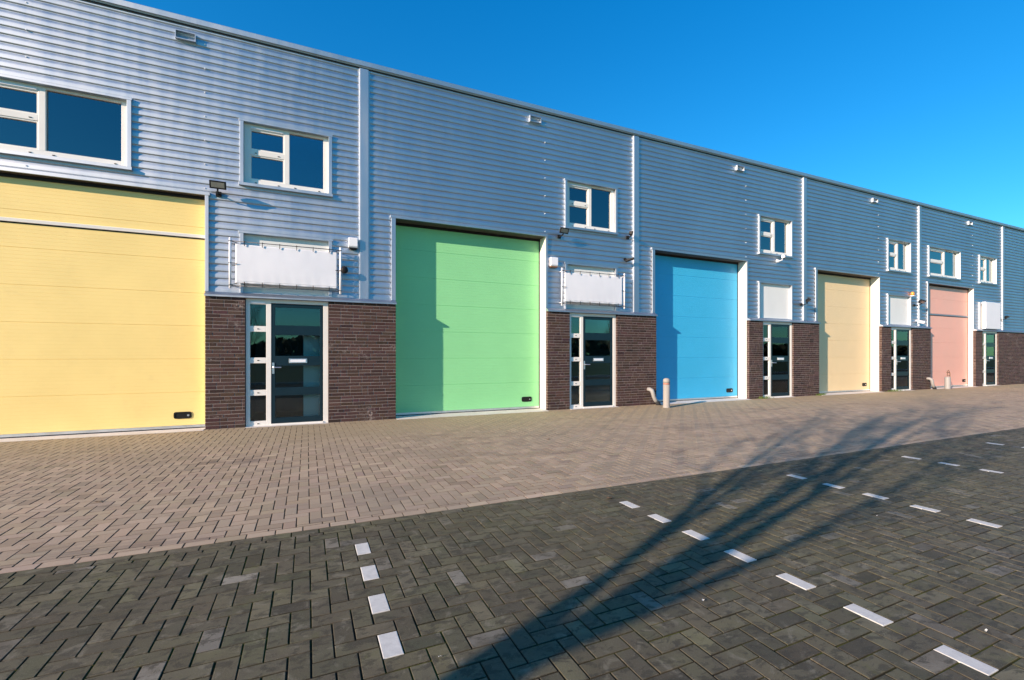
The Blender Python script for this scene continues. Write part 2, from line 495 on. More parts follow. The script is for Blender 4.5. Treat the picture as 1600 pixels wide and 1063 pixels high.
# --- cladding: real profiled sheet, cut round every opening
def wave(z):
    t = (z / PITCH) % 1.0
    # crest, short lower flank, valley, upper flank
    pts = ((0.0, 0.0185), (0.02, 0.0170), (0.13, 0.0016), (0.155, 0.0002), (0.19, -0.0003), (0.57, 0.0006), (0.63, 0.0018), (0.92, 0.0160), (0.965, 0.0185), (1.0, 0.0185))
    for (a, ya), (b, yb) in zip(pts, pts[1:]):
        if a <= t <= b: return ya + (yb - ya) * (t - a) / (b - a)
    return 0.0185
BREAKS = (0.0, 0.02, 0.13, 0.155, 0.19, 0.57, 0.63, 0.92, 0.965)
def clad_strip(mb, x0, x1, z0, z1):
    zs = [z0]
    k = math.floor(z0 / PITCH) - 1
    while k * PITCH < z1 + PITCH:
        for bb in BREAKS:
            z = (k + bb) * PITCH
            if z0 + 1e-4 < z < z1 - 1e-4: zs.append(z)
        k += 1
    zs.append(z1)
    mb.prism_x([(wave(z), z) for z in zs], x0, x1, closed=False)

for ui in range(len(P) - 1):
    a, b = P[ui], P[ui+1]
    holes = []
    for u in UNITS:
        if u['p'] == ui:
            holes.append((a + 0.62, a + 4.38, 0, Z_SOF + 0.045))
            holes.append((a + TX0 + .01, a + TX1 - .01, WZ0 + .01, WZ1 - .01))
            holes.append((a + TX0 + .01, a + TX1 - .01, 0, 3.72))
            if u['wide']: holes.append((a + 0.71, a + 3.26, WZ0 + .01, WZ1 - .01))
    xs = sorted({a, b} | {h[0] for h in holes} | {h[1] for h in holes})
    mb = MB()
    for xa, xb in zip(xs, xs[1:]):
        hz = sorted((h[2], h[3]) for h in holes if h[0] <= xa + 1e-6 and h[1] >= xb - 1e-6)
        z = Z_BR
        for h0, h1 in hz:
            if h0 > z + 1e-4: clad_strip(mb, xa, xb, z, h0)
            z = max(z, h1)
        if z < Z_TOP: clad_strip(mb, xa, xb, z, Z_TOP)
    # flip so that faces look outwards
    mb.f = [tuple(reversed(q)) for q in mb.f]
    c = part('wall_cladding', mb, M['clad'], smooth=True)
    # rows of sheet fasteners
    if 1 <= ui <= 6:
        for off in (4.34,) if ui > 1 else (4.34, 1.9):
            for kk in range(10):
                z = 7.08 - kk * 0.441
                if z < Z_BR + 0.2: break
                x = a + off
                inside = any(h[0] - .04 < x < h[1] + .04 and h[2] - .05 < z < h[3] + .05 for h in holes)
                if not inside: part('fastener', MB().tube([(x, 0.03, z), (x, -0.008, z)], 0.011, 6), M['white'], parent=c)
# solid body behind the skin
body = MB()
body.box(P[0], P[-1], 18.0, 18.2, 0, 7.3)
body.box(P[0], P[0] + .2, 0.04, 18.0, 0, 7.3)
body.box(P[-1] - .2, P[-1], 0.04, 18.0, 0, 7.3)
part('rear_wall', body, M['clad'])
part('roof', MB().box(P[0] + .2, P[-1] - .2, 0.05, 18.0, 7.20, 7.28), M['roof'])
# parapet cap, with the shadow under it built in as a black strip
part('roof_edge_trim', MB().prism_x([(-0.055, 7.385), (-0.060, 7.475), (-0.05, 7.485), (0.26, 7.50), (0.26, 7.40), (-0.02, 7.40), (-0.02, 7.36), (-0.035, 7.385)], P[0], P[-1]), M['cap'])
part('parapet_shadow_strip', MB().box(P[0], P[-1], -0.012, 0.2, 7.335, 7.399), M['rubber'])

# joint covers between the units
for x in P[1:-1]:
    mb = MB()
    xa, xb = x - 0.045, x + 0.135
    # hat profile seen from above, extruded in z
    prof = [(xa - .02, -0.004), (xa, -0.004), (xa + .004, -0.036), (xb - .004, -0.036), (xb, -0.004), (xb + .03, -0.004), (xb + .03, 0.03), (xa - .02, 0.03)]
    n = len(prof)
    mb.v = [(px, py, 2.535) for px, py in prof] + [(px, py, 7.334) for px, py in prof]
    mb.f = [(i, (i+1) % n, n + (i+1) % n, n + i) for i in range(n)] + [tuple(reversed(range(n))), tuple(range(n, 2*n))]
    part('joint_cover', mb, M['trim'], bevel=0.002)

# --- brick piers with individually laid bricks in a wild bond
COURSE = 2.45 / 37
def brick_rects(length):
    out = []
    for c in range(37):
        s = -random.choice((0, .057, .114, .171))
        while s < length:
            L = random.choice((.233, .233, .233, .1165))
            a, b = max(s, 0), min(s + L, length)
            if b - a > 0.02: out.append((a, b, c * COURSE, (c + 1) * COURSE))
            s += L
    return np.array(out)

def brick_face(origin, udir, ndir, length):
    r = brick_rects(length); n = len(r)
    gp = 0.0062
    o_ = np.array(origin); U = np.array(udir); Nn = np.array(ndir); Z = np.array((0, 0, 1.0))
    j = rng.normal(0, 0.0010, (n, 4))
    u0 = r[:,0] + gp + j[:,0]; u1 = r[:,1] - gp + j[:,1]; z0 = r[:,2] + gp + j[:,2]; z1 = r[:,3] - gp + j[:,3]
    dep = rng.normal(0.0045, 0.0008, n)
    b = 0.002
    def quad(a0, a1, c0, c1, d):
        return np.stack([o_ + U*a[:,None] + Z*c[:,None] + Nn*d[:,None] for a, c in ((a0,c0),(a1,c0),(a1,c1),(a0,c1))], 1)
    V = np.concatenate([quad(u0+b, u1-b, z0+b, z1-b, dep), quad(u0, u1, z0, z1, dep-.0015), quad(u0, u1, z0, z1, np.zeros(n))], 1).reshape(-1,3)
    loc = [[0,1,2,3]] + [[4+k,4+(k+1)%4,(k+1)%4,k] for k in range(4)] + [[8+k,8+(k+1)%4,4+(k+1)%4,4+k] for k in range(4)]
    F = ((np.arange(n)*12)[:,None,None] + np.array(loc)[None]).reshape(-1,4)
    g = rng.normal(0, 1, (n, 1))
    t = np.array([[0.072, 0.038, 0.031]]) * (1 + 0.20*g) + rng.normal(0, .003, (n, 3))
    sel = rng.random(n) < 0.12
    t[sel] *= 0.55
    return V, F, np.repeat(np.clip(t, 0.01, .4), 9, 0)

def pier(x0, x1, left=True, right=True):
    core = part('brick_pier', MB().box(x0 + .010, x1 - .010, -0.090, -0.004, 0.0, 2.45), M['mortar'])
    sets = [brick_face((x0, -0.090, 0), (1, 0, 0), (0, -1, 0), x1 - x0)]
    if left: sets.append(brick_face((x0 + .010, -0.004, 0), (0, -1, 0), (-1, 0, 0), 0.096))
    if right: sets.append(brick_face((x1 - .010, -0.100, 0), (0, 1, 0), (1, 0, 0), 0.096))
    off = 0; Vs, Fs, Ts = [], [], []
    for V, F, T in sets:
        Vs.append(V); Fs.append(F + off); Ts.append(T); off += len(V)
    np_mesh('brick_facing', np.concatenate(Vs), np.concatenate(Fs), np.concatenate(Ts), M['brick'], core)

pier(P[0], P[1] + 0.69)
for i, u in enumerate(UNITS):
    a = P[u['p']]
    pier(a + GX1 + .01, a + EX0)
    last = i == len(UNITS) - 1
    pier(a + EX1, (P[-1] if last else a + 7.10 + GX0))
# sloping sill flashing over the brick
def flashing(x0, x1):
    part('sill_flashing', MB().prism_x([(0.0, 2.45), (-0.118, 2.452), (-0.125, 2.440), (-0.140, 2.440), (-0.142, 2.470), (-0.03, 2.535), (0.02, 2.535), (0.02, 2.45)], x0, x1), M['trim'])
flashing(P[0], P[1] + 0.695)
for i, u in enumerate(UNITS):
    a = P[u['p']]
    flashing(a + GX1 + .005, P[-1] if i == len(UNITS) - 1 else a + 7.10 + GX0 + .005)

# --- garage doors
def garage(u):
    a = P[u['p']]; d = u['d']; m = M[u['colour']]
    x0, x1 = a + GX0, a + GX1
    name = {'yellow': 'large yellow sectional door with a white bar across its upper part', 'green': 'green sectional door half in shadow',
            'blue': 'bright blue sectional door', 'pale_yellow': 'pale yellow sectional door', 'pink': 'salmon pink sectional door with a dark bar'}[u['colour']]
    mb = MB()
    prof = []
    z = 0.075
    k = 0
    top = Z_SOF + 0.03
    while z < top - 1e-4:
        k += 1
        zn = min(z + 0.061, top)
        if k % 10 == 0: prof += [(d, z + .002), (d, zn - 0.010), (d + .006, zn - .008), (d + .006, zn - .003), (d, zn)]
        else: prof += [(d, z + .001), (d, zn - 0.005), (d + .0018, zn - .003), (d, zn - .0005)]
        z = zn
    mb.prism_x(prof + [(d + .04, top), (d + .04, 0.075)], x0 - .02, x1 + .02)
    dr = part('garage_door', mb, m, name)
    part('bottom_rail', MB().box(x0 + .004, x1 - .004, d - .006, d + .04, 0.030, 0.0745), M['alu'], parent=dr)
    part('bottom_seal', MB().box(x0 + .004, x1 - .004, d - .002, d + .035, 0.0115, 0.0295), M['rubber'], parent=dr)
    if u['div']:
        dv = u['div']
        part('divider_bar', MB().prism_x([(d - .03, dv), (d - .035, dv + .05), (d + .001, dv + .065), (d + .001, dv)], x0 + .002, x1 - .002), M['frame'] if u['colour'] == 'yellow' else M['cap'], parent=dr)
        part('divider_gap', MB().box(x0 + .002, x1 - .002, d - .004, d + .01, dv - .022, dv - .001), M['rubber'], parent=dr)
    hx = a + 3.98
    h = MB()
    ring = []
    for s in range(24):
        an = 2 * math.pi * s / 24
        cx = 0.075 if math.cos(an) > 0 else -0.075
        sq = lambda t: math.copysign(abs(t) ** .55, t)
        ring.append((hx + cx + 0.062 * sq(math.cos(an)), 0.062 * sq(math.sin(an)) + 0.26))
    inner = [(hx + (x - hx) * .88, .26 + (z - .26) * .72) for x, z in ring]
    n = 24
    h.v = [(x, d + .001, z) for x, z in ring] + [(x, d - .012, z) for x, z in ring] + [(x, d - .012, z) for x, z in inner] + [(x, d - .003, z) for x, z in inner]
    for L in range(3):
        h.f += [(L*n + i, L*n + (i+1) % n, (L+1)*n + (i+1) % n, (L+1)*n + i) for i in range(n)]
    h.f.append(tuple(range(3*n, 4*n)))
    part('handle', h, M['black'], parent=dr)
    part('handle_lock', MB().tube([(hx + .085, d - .003, .255), (hx + .085, d - .014, .255)], .018, 10), M['alu'], parent=dr)
    # dark side seal
    part('side_seal', MB().box(x1 - .022, x1 - .0005, d - .014, d - .0015, 0.0118, top - .04), M['rubber'], parent=dr)
    # lining and trim
    part('door_lining', MB().box(x0 - .03, x0, -0.002, d + .08, 0.012, Z_SOF), M['lining'])
    part('door_lining', MB().box(x1, x1 + .03, -0.002, d + .08, 0.012, Z_SOF), M['lining'])
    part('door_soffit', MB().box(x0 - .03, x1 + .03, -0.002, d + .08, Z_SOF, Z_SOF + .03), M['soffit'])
    part('top_shadow_strip', MB().box(x0 + .002, x1 - .002, d - .03, d - .001, Z_SOF - .055, Z_SOF - .0005), M['rubber'], parent=dr)  # black strip painting in the dark shadow line between soffit and door
    tr = MB()
    tr.box(x0 - .09, x0 + .002, -0.034, -0.003, 2.536, Z_SOF - .001)
    tr.box(x1 - .002, x1 + .055, -0.034, -0.003, 2.536, Z_SOF - .001)
    tr.box(x0 - .11, x1 + .075, -0.037, 0.03, Z_SOF, Z_SOF + .06)
    part('door_trim', tr, M['trim'], bevel=0.003)
    part('threshold', MB().prism_x([(-0.20, -0.02), (-0.20, 0.004), (0.0, 0.011), (0.5, 0.0112), (0.5, -0.02)], x0 + .004, x1 - .004), M['conc'])
for u in UNITS: garage(u)

# --- windows
def bars(mb, lst):
    for t in lst: mb.box(*t)
def room(x0, x1, z0, z1, depth, y0=0.13):
    mb = MB()
    mb.box(x0, x1, y0 + depth, y0 + depth + .02, z0, z1)
    mb.box(x0 - .02, x0, y0, y0 + depth, z0, z1)
    mb.box(x1, x1 + .02, y0, y0 + depth, z0, z1)
    mb.box(x0 - .02, x1 + .02, y0, y0 + depth + .02, z0 - .02, z0)
    mb.box(x0 - .02, x1 + .02, y0, y0 + depth + .02, z1, z1 + .02)
    return mb

def window(a, x0, x1, mull0, mull1, label):
    x0 += a; x1 += a; m0 = a + mull0; m1 = a + mull1
    z0, z1 = WZ0, WZ1
    yf, yb = 0.050, 0.120
    xi0, xi1, zi0, zi1 = x0 + .062, x1 - .062, z0 + .055, z1 - .040
    gl0, gr1 = xi0 + .095, xi1 - .098
    zt = 5.26
    fr = MB()
    bars(fr, [(xi0, gl0, yf, yb, zi0, zi1), (gr1, xi1, yf, yb, zi0, zi1),
              (gl0, gr1, yf + .001, yb, zi0, zi0 + .110), (gl0, m0, yf + .001, yb, zi1 - .095, zi1), (m1, gr1, yf + .001, yb, zi1 - .040, zi1),
              (m0, m1, yf, yb, zi0 + .110, zi1), (gl0, m0, yf + .001, yb, zt - .05, zt + .05)])
    w = part('window', fr, M['frame'], label, bevel=0.004)
    tr = MB()
    bars(tr, [(x0, x0 + .062, -0.034, 0.13, z0 + .055, z1 - .040), (x1 - .062, x1, -0.034, 0.13, z0 + .055, z1 - .040),
              (x0 - .015, x1 + .010, -0.036, 0.13, z1 - .040, z1 + .002), (x0 - .015, x1 + .015, -0.060, 0.13, z0, z0 + .055)])
    part('window_trim', tr, M['trim'], parent=w, bevel=0.003)
    # opening sashes on the left column
    for zz0, zz1 in ((zi0 + .110, zt - .05), (zt + .05, zi1 - .095)):
        sb = MB(); e = .024
        bars(sb, [(gl0, gl0 + e, yf + .012, yb - .01, zz0, zz1), (m0 - e, m0, yf + .012, yb - .01, zz0, zz1),
                  (gl0 + e, m0 - e, yf + .013, yb - .01, zz0, zz0 + e), (gl0 + e, m0 - e, yf + .013, yb - .01, zz1 - e, zz1)])
        part('sash', sb, M['frame'], parent=w, bevel=0.002)
        part('pane', MB().box(gl0 + e, m0 - e, yf + .045, yf + .051, zz0 + e, zz1 - e), M['pane'], parent=w)
    part('pane', MB().box(m1, gr1, yf + .045, yf + .051, zi0 + .110, zi1 - .040), M['pane'], parent=w)
    part('trickle_vent', MB().box(gl0 + .02, m0 - .02, yf - .014, yf + .0005, zi1 - .078, zi1 - .050), M['white'], parent=w)
    for px, pz in ((gl0 + .10, zi0 + .05), (m0 - .10, zi0 + .05), (m1 + .10, zi0 + .05), (gr1 - .08, zi0 + .05), (gl0 + .10, zt - .012), (m0 - .10, zt - .012)):
        part('weep_cap', MB().tube([(px - .016, yf - .001, pz), (px + .016, yf - .001, pz)], .008, 8), M['rubber'], parent=w)
    part('room_interior', room(xi0, xi1, zi0, zi1, 1.3, 0.131), M['interior'], parent=w)

for u in UNITS:
    a = P[u['p']]
    nm = {'yellow': 'large yellow door', 'green': 'green door', 'blue': 'blue door', 'pale_yellow': 'pale yellow door', 'pink': 'pink door'}[u['colour']]
    window(a, TX0, TX1, 5.65, 5.74, 'cream framed window right of the %s' % nm)
    if u['wide']: window(a, 0.70, 3.27, 2.03, 2.12, 'wide cream framed window above the %s' % nm)

# --- infill panel over the entrance
for u in UNITS:
    a = P[u['p']]
    x0, x1 = a + TX0, a + TX1
    z0, z1 = 2.536, 3.73
    pn = part('infill_panel', MB().box(x0 + .062, x1 - .062, 0.055, 0.09, z0 + .02, z1 - .06), M['panel'])
    tr = MB()
    bars(tr, [(x0, x0 + .062, -0.036, 0.09, z0, z1 - .06), (x1 - .062, x1, -0.036, 0.09, z0, z1 - .06), (x0 - .02, x1 + .02, -0.038, 0.09, z1 - .06, z1 - .015),
              (x0 + .062, x1 - .062, -0.02, 0.09, z0, z0 + .02)])
    part('panel_trim', tr, M['trim'], parent=pn, bevel=0.003)

# --- entrances
SIDE = ((1.917, 2.334), (1.313, 1.808), (0.695, 1.205), (0.10, 0.587))
LEAFG = ((1.942, 2.29), (1.345, 1.753), (0.730, 1.155), (0.145, 0.574))
def entrance(u):
    a = P[u['p']]
    yf, yb = -0.045, 0.03
    X = lambda o: a + o
    fr = MB()
    bars(fr, [(X(5.0), X(5.07), yf, yb, 0.0, 2.44), (X(5.34), X(5.426), yf, yb, 0.0, 2.44), (X(6.355), X(6.45), yf, yb, 0.0, 2.44),
              (X(5.07), X(5.34), yf + .001, yb, 2.334, 2.44), (X(5.426), X(6.355), yf + .001, yb, 2.365, 2.44),
              (X(5.07), X(5.34), yf + .001, yb, 1.808, 1.917), (X(5.07), X(5.34), yf + .001, yb, 1.205, 1.313),
              (X(5.07), X(5.34), yf + .001, yb, 0.587, 0.695), (X(5.07), X(5.34), yf + .001, yb, 0.0, 0.10),
              (X(5.426), X(6.355), yf - .02, yb, 0.0, 0.035)])
    f = part('entrance_frame', fr, M['frame'], bevel=0.004)
    for z0, z1 in SIDE:
        part('side_pane', MB().box(X(5.07), X(5.34), yf + .030, yf + .036, z0, z1), M['door_pane'], parent=f)
    part('trickle_vent', MB().box(X(5.085), X(5.325), yf - .012, yf + .0005, 2.352, 2.385), M['white'], parent=f)
    for zc in (1.862, 1.259, .641, .05):
        part('weep_cap', MB().tube([(X(5.19), yf - .0005, zc), (X(5.22), yf - .0005, zc)], .008, 8), M['rubber'], parent=f)
    lf = MB(); y0, y1 = yf + .008, yb - .004
    gl, gr = X(5.494), X(6.295)
    l, r = X(5.430), X(6.351)
    bars(lf, [(l, gl, y0, y1, .04, 2.36), (gr, r, y0, y1, .04, 2.36), (gl, gr, y0 + .001, y1, .04, LEAFG[3][0]), (gl, gr, y0 + .001, y1, LEAFG[0][1], 2.36)])
    for (za, zb) in ((LEAFG[3][1], LEAFG[2][0]), (LEAFG[2][1], LEAFG[1][0]), (LEAFG[1][1], LEAFG[0][0])):
        lf.box(gl, gr, y0 + .001, y1, za, zb)
    d = part('entrance_door', lf, M['leaf'], bevel=0.003)
    for z0, z1 in LEAFG:
        part('pane', MB().box(gl, gr, y0 + .020, y0 + .026, z0, z1), M['door_pane'], parent=d)
    lp = MB().box(X(5.735), X(6.06), y0 - .010, y0 + .0005, 1.205, 1.292)
    part('letter_plate', lp, M['alu'], parent=d, bevel=0.004)
    part('letter_flap', MB().box(X(5.760), X(6.035), y0 - .014, y0 - .0105, 1.222, 1.275), M['white'], parent=d, bevel=0.002)
    hx = X(5.462)
    hd = MB().box(hx - .018, hx + .018, y0 - .010, y0 + .0005, 1.0, 1.215)
    hd.tube([(hx, y0 - .005, 1.125), (hx, y0 - .055, 1.125), (hx + .015, y0 - .062, 1.125), (hx + .14, y0 - .062, 1.122)], .011, 8)
    part('handle', hd, M['alu'], parent=d)
    part('hall_interior', room(X(4.95), X(6.5), 0.012, 2.44, 2.2, 0.035), M['interior'])
    part('door_step', MB().box(X(5.002), X(6.448), -0.16, 0.03, -0.02, 0.006), M['conc'])
for u in UNITS: entrance(u)

# --- overflow spouts high on the wall
for u in UNITS:
    x = P[u['p']] + 3.90
    mb = MB(); t = .012; z0, z1 = 7.055, 7.205; y0, y1 = -0.055, 0.06
    bars(mb, [(x, x + .31, y0, y1, z0, z0 + t), (x, x + .31, y0, y1, z1 - t, z1), (x, x + t, y0, y1, z0 + t, z1 - t), (x + .31 - t, x + .31, y0, y1, z0 + t, z1 - t)])
    sp = part('overflow_spout', mb, M['trim'])
    part('spout_back', MB().box(x + t, x + .31 - t, y1 - .012, y1 - .002, z0 + t, z1 - t), M['rubber'], parent=sp)
    part('spout_flap', MB().prism_x([(y0 + .055, z0 + t), (y0 + .085, z0 + .09), (y0 + .088, z0 + .09), (y0 + .059, z0 + t)], x + .03, x + .28), M['alu'], parent=sp)
# --- rainwater shoes at the foot of two piers
for px in (8.66, 22.87):
    mb = MB().tube([(px - .12, -0.07, .43), (px - .12, -0.17, .43), (px - .105, -0.225, .40), (px - .085, -0.24, .33), (px - .06, -0.24, .24), (px - .01, -0.24, .15), (px + .05, -0.24, .085)],
                   [.056, .056, .058, .056, .053, .053, .055], 14)
    s = part('rainwater_shoe', mb, M['pvc'], smooth=True)
    part('drain_collar', MB().tube([(px + .045, -0.24, .09), (px + .10, -0.24, .03), (px + .12, -0.24, -.01)], [.060, .062, .062], 14), M['rubber'], smooth=True, parent=s)

# ------------------------------------------------------------------ things fixed to the wall
def banner(a, label):
    x0, x1 = a + 4.755, a + 6.675
    yp = -0.115
    t = empty('banner_frame', (x0, 0, 2.6), label, 'banner', 'blank white banners over the entrances')
    for x in (x0, x1):
        mb = MB().tube([(x, yp, 2.60), (x, yp, 3.54)], .021, 12)
        for z in (2.68, 3.46): mb.tube([(x, yp, z), (x, -0.0, z)], .010, 8)
        obj('post', mb, M['white'], t, True)
    for z in (2.655, 3.485):
        obj('rail', MB().tube([(x0 + .02, yp, z), (x1 - .02, yp, z)], .008, 10), M['frame_tube'], t, True)
    # cloth with gathers at the ties
    nx, nz = 84, 36
    sx0, sx1, sz0, sz1 = x0 + .085, x1 - .065, 2.705, 3.435
    cl = MB()
    for j in range(nz + 1):
        for i in range(nx + 1):
            u_, v_ = i / nx, j / nz
            e = math.exp(-v_ * 7); e2 = math.exp(-(1 - v_) * 9)
            y = yp + 0.004 - 0.010 * math.sin(math.pi * u_) * math.sin(math.pi * v_)
            y += 0.0016 * e * math.sin(u_ * 62 + 3 * v_ + a) + 0.0012 * e2 * math.sin(u_ * 48 + 1.3 * a)
            y += 0.0012 * noise.noise((u_ * 6 + a, v_ * 3, 0.3))
            sag = 0.003 * (math.cos(u_ * math.pi * 12) - 1) * .5
            z = sz0 + (sz1 - sz0) * v_ + (sag if v_ > .5 else -sag) * abs(2 * v_ - 1)
            cl.v.append((sx0 + (sx1 - sx0) * u_, y, z))
    for j in range(nz):
        for i in range(nx):
            q = j * (nx + 1) + i
            cl.f.append((q, q + 1, q + nx + 2, q + nx + 1))
    c = obj('banner_cloth', cl, M['tarp'], t, True)
    s = c.modifiers.new('solid', 'SOLIDIFY'); s.thickness = 0.0025
    obj('hem', MB().box(sx0 + .004, sx1 - .004, yp - .0065, yp - .0045, sz0 + .048, sz0 + .051), M['panel'], c)
    ties = []
    for k in range(6):
        x = sx0 + (sx1 - sx0) * (k + .5) / 6
        ties += [((x, yp - .016, 3.50), (x, yp - .016, 3.485), (x, yp - .012, 3.405)), ((x, yp - .016, 2.64), (x, yp - .016, 2.655), (x, yp - .012, 2.735))]
    for z in (2.66, 3.07, 3.48):
        ties += [((x0 - .024, yp - .016, z), (x0, yp - .024, z), (sx0 + .03, yp - .012, z - (.03 if z > 3.2 else -.04 if z < 2.8 else 0))),
                 ((x1 + .024, yp - .016, z), (x1, yp - .024, z), (sx1 - .03, yp - .012, z - (.03 if z > 3.2 else -.04 if z < 2.8 else 0)))]
    for p in ties:
        obj('elastic_tie', MB().tube(p, .0065, 6), M['rubber'], t)
banner(P[1], 'blank white banner laced in a frame between the large yellow door and the green door')
banner(P[2], 'blank white banner laced in a frame between the green door and the blue door')

t = tag(obj('leaning_board', MB().prism_x([(0.12, 0.03), (0.22, 1.80), (0.24, 1.80), (0.14, 0.03)], P[1] + 5.99, P[1] + 6.34), M['panel']),
        'pale board leaning inside behind the glass of the first entrance', 'board')
t = tag(obj('sill_ornament', MB().lathe(P[1] + 6.27, 0.24, [(.05, 4.63), (.055, 4.66), (.03, 4.74), (.05, 4.80), (.055, 4.86), (.035, 4.91), (.01, 4.93)], 14), M['white'], None, True),
        'white ornament inside the window over the first banner', 'ornament')

# flat white light box sign
a = P[5]
t = empty('sign_box', (a + 5.05, 0, 2.55), 'blank white box sign over the farthest entrance past the pink door', 'sign')
obj('sign_case', MB().box(a + 5.05, a + 6.44, -0.17, -0.039, 2.55, 3.74), M['white'], t, bevel=0.006)
obj('sign_face', MB().box(a + 5.075, a + 6.415, -0.174, -0.1705, 2.575, 3.715), M['tarp'], t)

def floodlight(x, z, label, w=.26, h=.14, yaw=0.0, tilt=20, out=.20, white=False, grp='floodlights on the cladding'):
    t = empty('floodlight', (x, 0, z), label, 'floodlight', grp)
    mt = Matrix.Translation((x + .02, -out, z)) @ Matrix.Rotation(R(yaw), 4, 'Z') @ Matrix.Rotation(R(tilt), 4, 'X')
    def put(name, mb, mat, bev=0):
        mb.v = [tuple(mt @ Vector(v)) for v in mb.v]
        return obj(name, mb, mat, t, bevel=bev)
    body = MB(); b = len(body.v)
    hw, hh = w/2, h/2
    body.v = [(-hw,-.03,-hh),(hw,-.03,-hh),(hw,-.03,hh),(-hw,-.03,hh),(-hw,.0,-hh),(hw,.0,-hh),(hw,.0,hh),(-hw,.0,hh),
              (-hw*.55,.075,-hh*.6),(hw*.55,.075,-hh*.6),(hw*.55,.075,hh*.6),(-hw*.55,.075,hh*.6)]
    body.f = [(0,1,2,3),(0,4,5,1),(1,5,6,2),(2,6,7,3),(3,7,4,0),(4,8,9,5),(5,9,10,6),(6,10,11,7),(7,11,8,4),(8,11,10,9)]
    hm = M['white'] if white else M['black']
    put('housing', body, hm, .004)
    put('lamp_glass', MB().box(-hw*.80, hw*.80, -.0325, -.0301, -hh*.64, hh*.64), M['lens'])
    br = MB()
    br.tube([(x, 0.0, z - h*.75), (x, -out*.45, z - h*.85), (x + .01, -out*.9, z - h*.62), (x + .02, -out + .03, z - .02)], .014, 8)
    br.box(x - .045, x + .045, -0.03, -0.002, z - h*.75 - .045, z - h*.75 + .045)
    obj('bracket', br, hm if not white else M['white'], t)
floodlight(-1.50, 4.455, 'black floodlight at the upper right corner of the large yellow door', out=.22)
floodlight(5.77, 4.445, 'black floodlight at the upper right corner of the green door', out=.22, yaw=8)
floodlight(7.90, 4.62, 'small black floodlight on the cladding right of the window over the second banner', w=.17, h=.10, yaw=55, out=.16)
floodlight(13.93, 4.50, 'small white floodlight under the window beyond the blue door', w=.26, h=.10, yaw=30, tilt=65, out=.20, white=True)
floodlight(15.10, 3.17, 'black floodlight left of the pale yellow door above the brick', w=.30, h=.14, yaw=40, tilt=55, out=.24)
floodlight(21.98, 3.47, 'black floodlight between the pale yellow door and the pink door', w=.46, h=.16, yaw=10, tilt=55, out=.26)
floodlight(29.22, 3.10, 'black floodlight beside the blank white box sign', w=.28, h=.12, yaw=30, tilt=60, out=.22)

def alarm(x0, z0, label, base, w=.175, h=.235):
    t = empty('alarm_box', (x0, 0, z0), label, 'alarm', 'white alarm boxes beside the entrances')
    obj('case', MB().prism_x([(-.003, z0 + .03), (-.075, z0 + .03), (-.095, z0 + .06), (-.095, z0 + h - .012), (-.08, z0 + h), (-.003, z0 + h)], x0, x0 + w), M['white'], t, bevel=0.006)
    obj('strobe', MB().box(x0 + .012, x0 + w - .006, -.078, -.004, z0, z0 + .0295), base, t, bevel=0.006)
alarm(0.775, 3.545, 'white alarm box with a dark base above the first banner', M['black'])
alarm(5.50, 3.545, 'white alarm box with a brown base above the second banner', M['brown_base'], w=.20, h=.25)

def camera(x, z, label, white=False, yaw=35, pitch=-25, L=.20, r=.035, out=.10):
    t = empty('security_camera', (x, 0, z), label, 'camera', 'security cameras on the cladding')
    m_ = M['white'] if white else M['black']
    d = Vector((math.sin(R(yaw)), -math.cos(R(yaw)), math.sin(R(pitch)))).normalized()
    p0 = Vector((x, -out, z))
    obj('camera_body', MB().tube([p0 - d*.05, p0 - d*.045, p0 + d*(L-.06), p0 + d*(L-.055)], [r*.8, r, r, r*1.15], 14), m_, t, True)
    obj('camera_lens', MB().tube([p0 + d*(L-.055), p0 + d*(L-.05)], r*.8, 14), M['lens'], t)
    obj('bracket', MB().tube([(x, 0.0, z + .05), (x, -out*.6, z + .05), tuple(p0)], .013, 8).tube([(x, 0.0, z + .05), (x, -.012, z + .05)], .04, 14), m_, t)
camera(7.82, 3.90, 'black bullet camera on the cladding just above the second banner', yaw=70, pitch=20, L=.24)
camera(22.16, 2.70, 'small white camera above the brick left of the pink door', white=True, yaw=20, pitch=-15, L=.22, r=.055)
t = empty('siren', (0.71, 0, 3.09), 'round black sounder on the cladding right of the first banner', 'siren')
sv = MB()
for k, (rr, yy) in enumerate(((.03, 0.0), (.03, -.10), (.062, -.115), (.072, -.135), (.070, -.155), (.05, -.172), (.02, -.180))):
    sv.v += [(0.69 + rr*math.cos(2*math.pi*i/20), yy, 3.09 + rr*math.sin(2*math.pi*i/20)) for i in range(20)]
    if k: sv.f += [((k-1)*20+i, (k-1)*20+(i+1)%20, k*20+(i+1)%20, k*20+i) for i in range(20)]
sv.f.append(tuple(range(120, 140)))
obj('sounder_body', sv, M['black'], t, True)
obj('sounder_ring', MB().tube([(0.69 + .05*math.cos(2*math.pi*i/16), -.166, 3.09 + .05*math.sin(2*math.pi*i/16)) for i in range(17)], .006, 6), M['rubber'], t)
t = empty('beacon', (21.75, 0, 3.72), 'small orange beacon at the corner of the panel left of the pink door', 'beacon')
obj('beacon_lens', MB().lathe(21.74, -.07, [(.06, 3.72), (.06, 3.80), (.045, 3.85), (.01, 3.865)], 14), M['orange'], t, True)
obj('beacon_base', MB().box(21.67, 21.81, -.13, -.004, 3.69, 3.7195), M['white'], t)

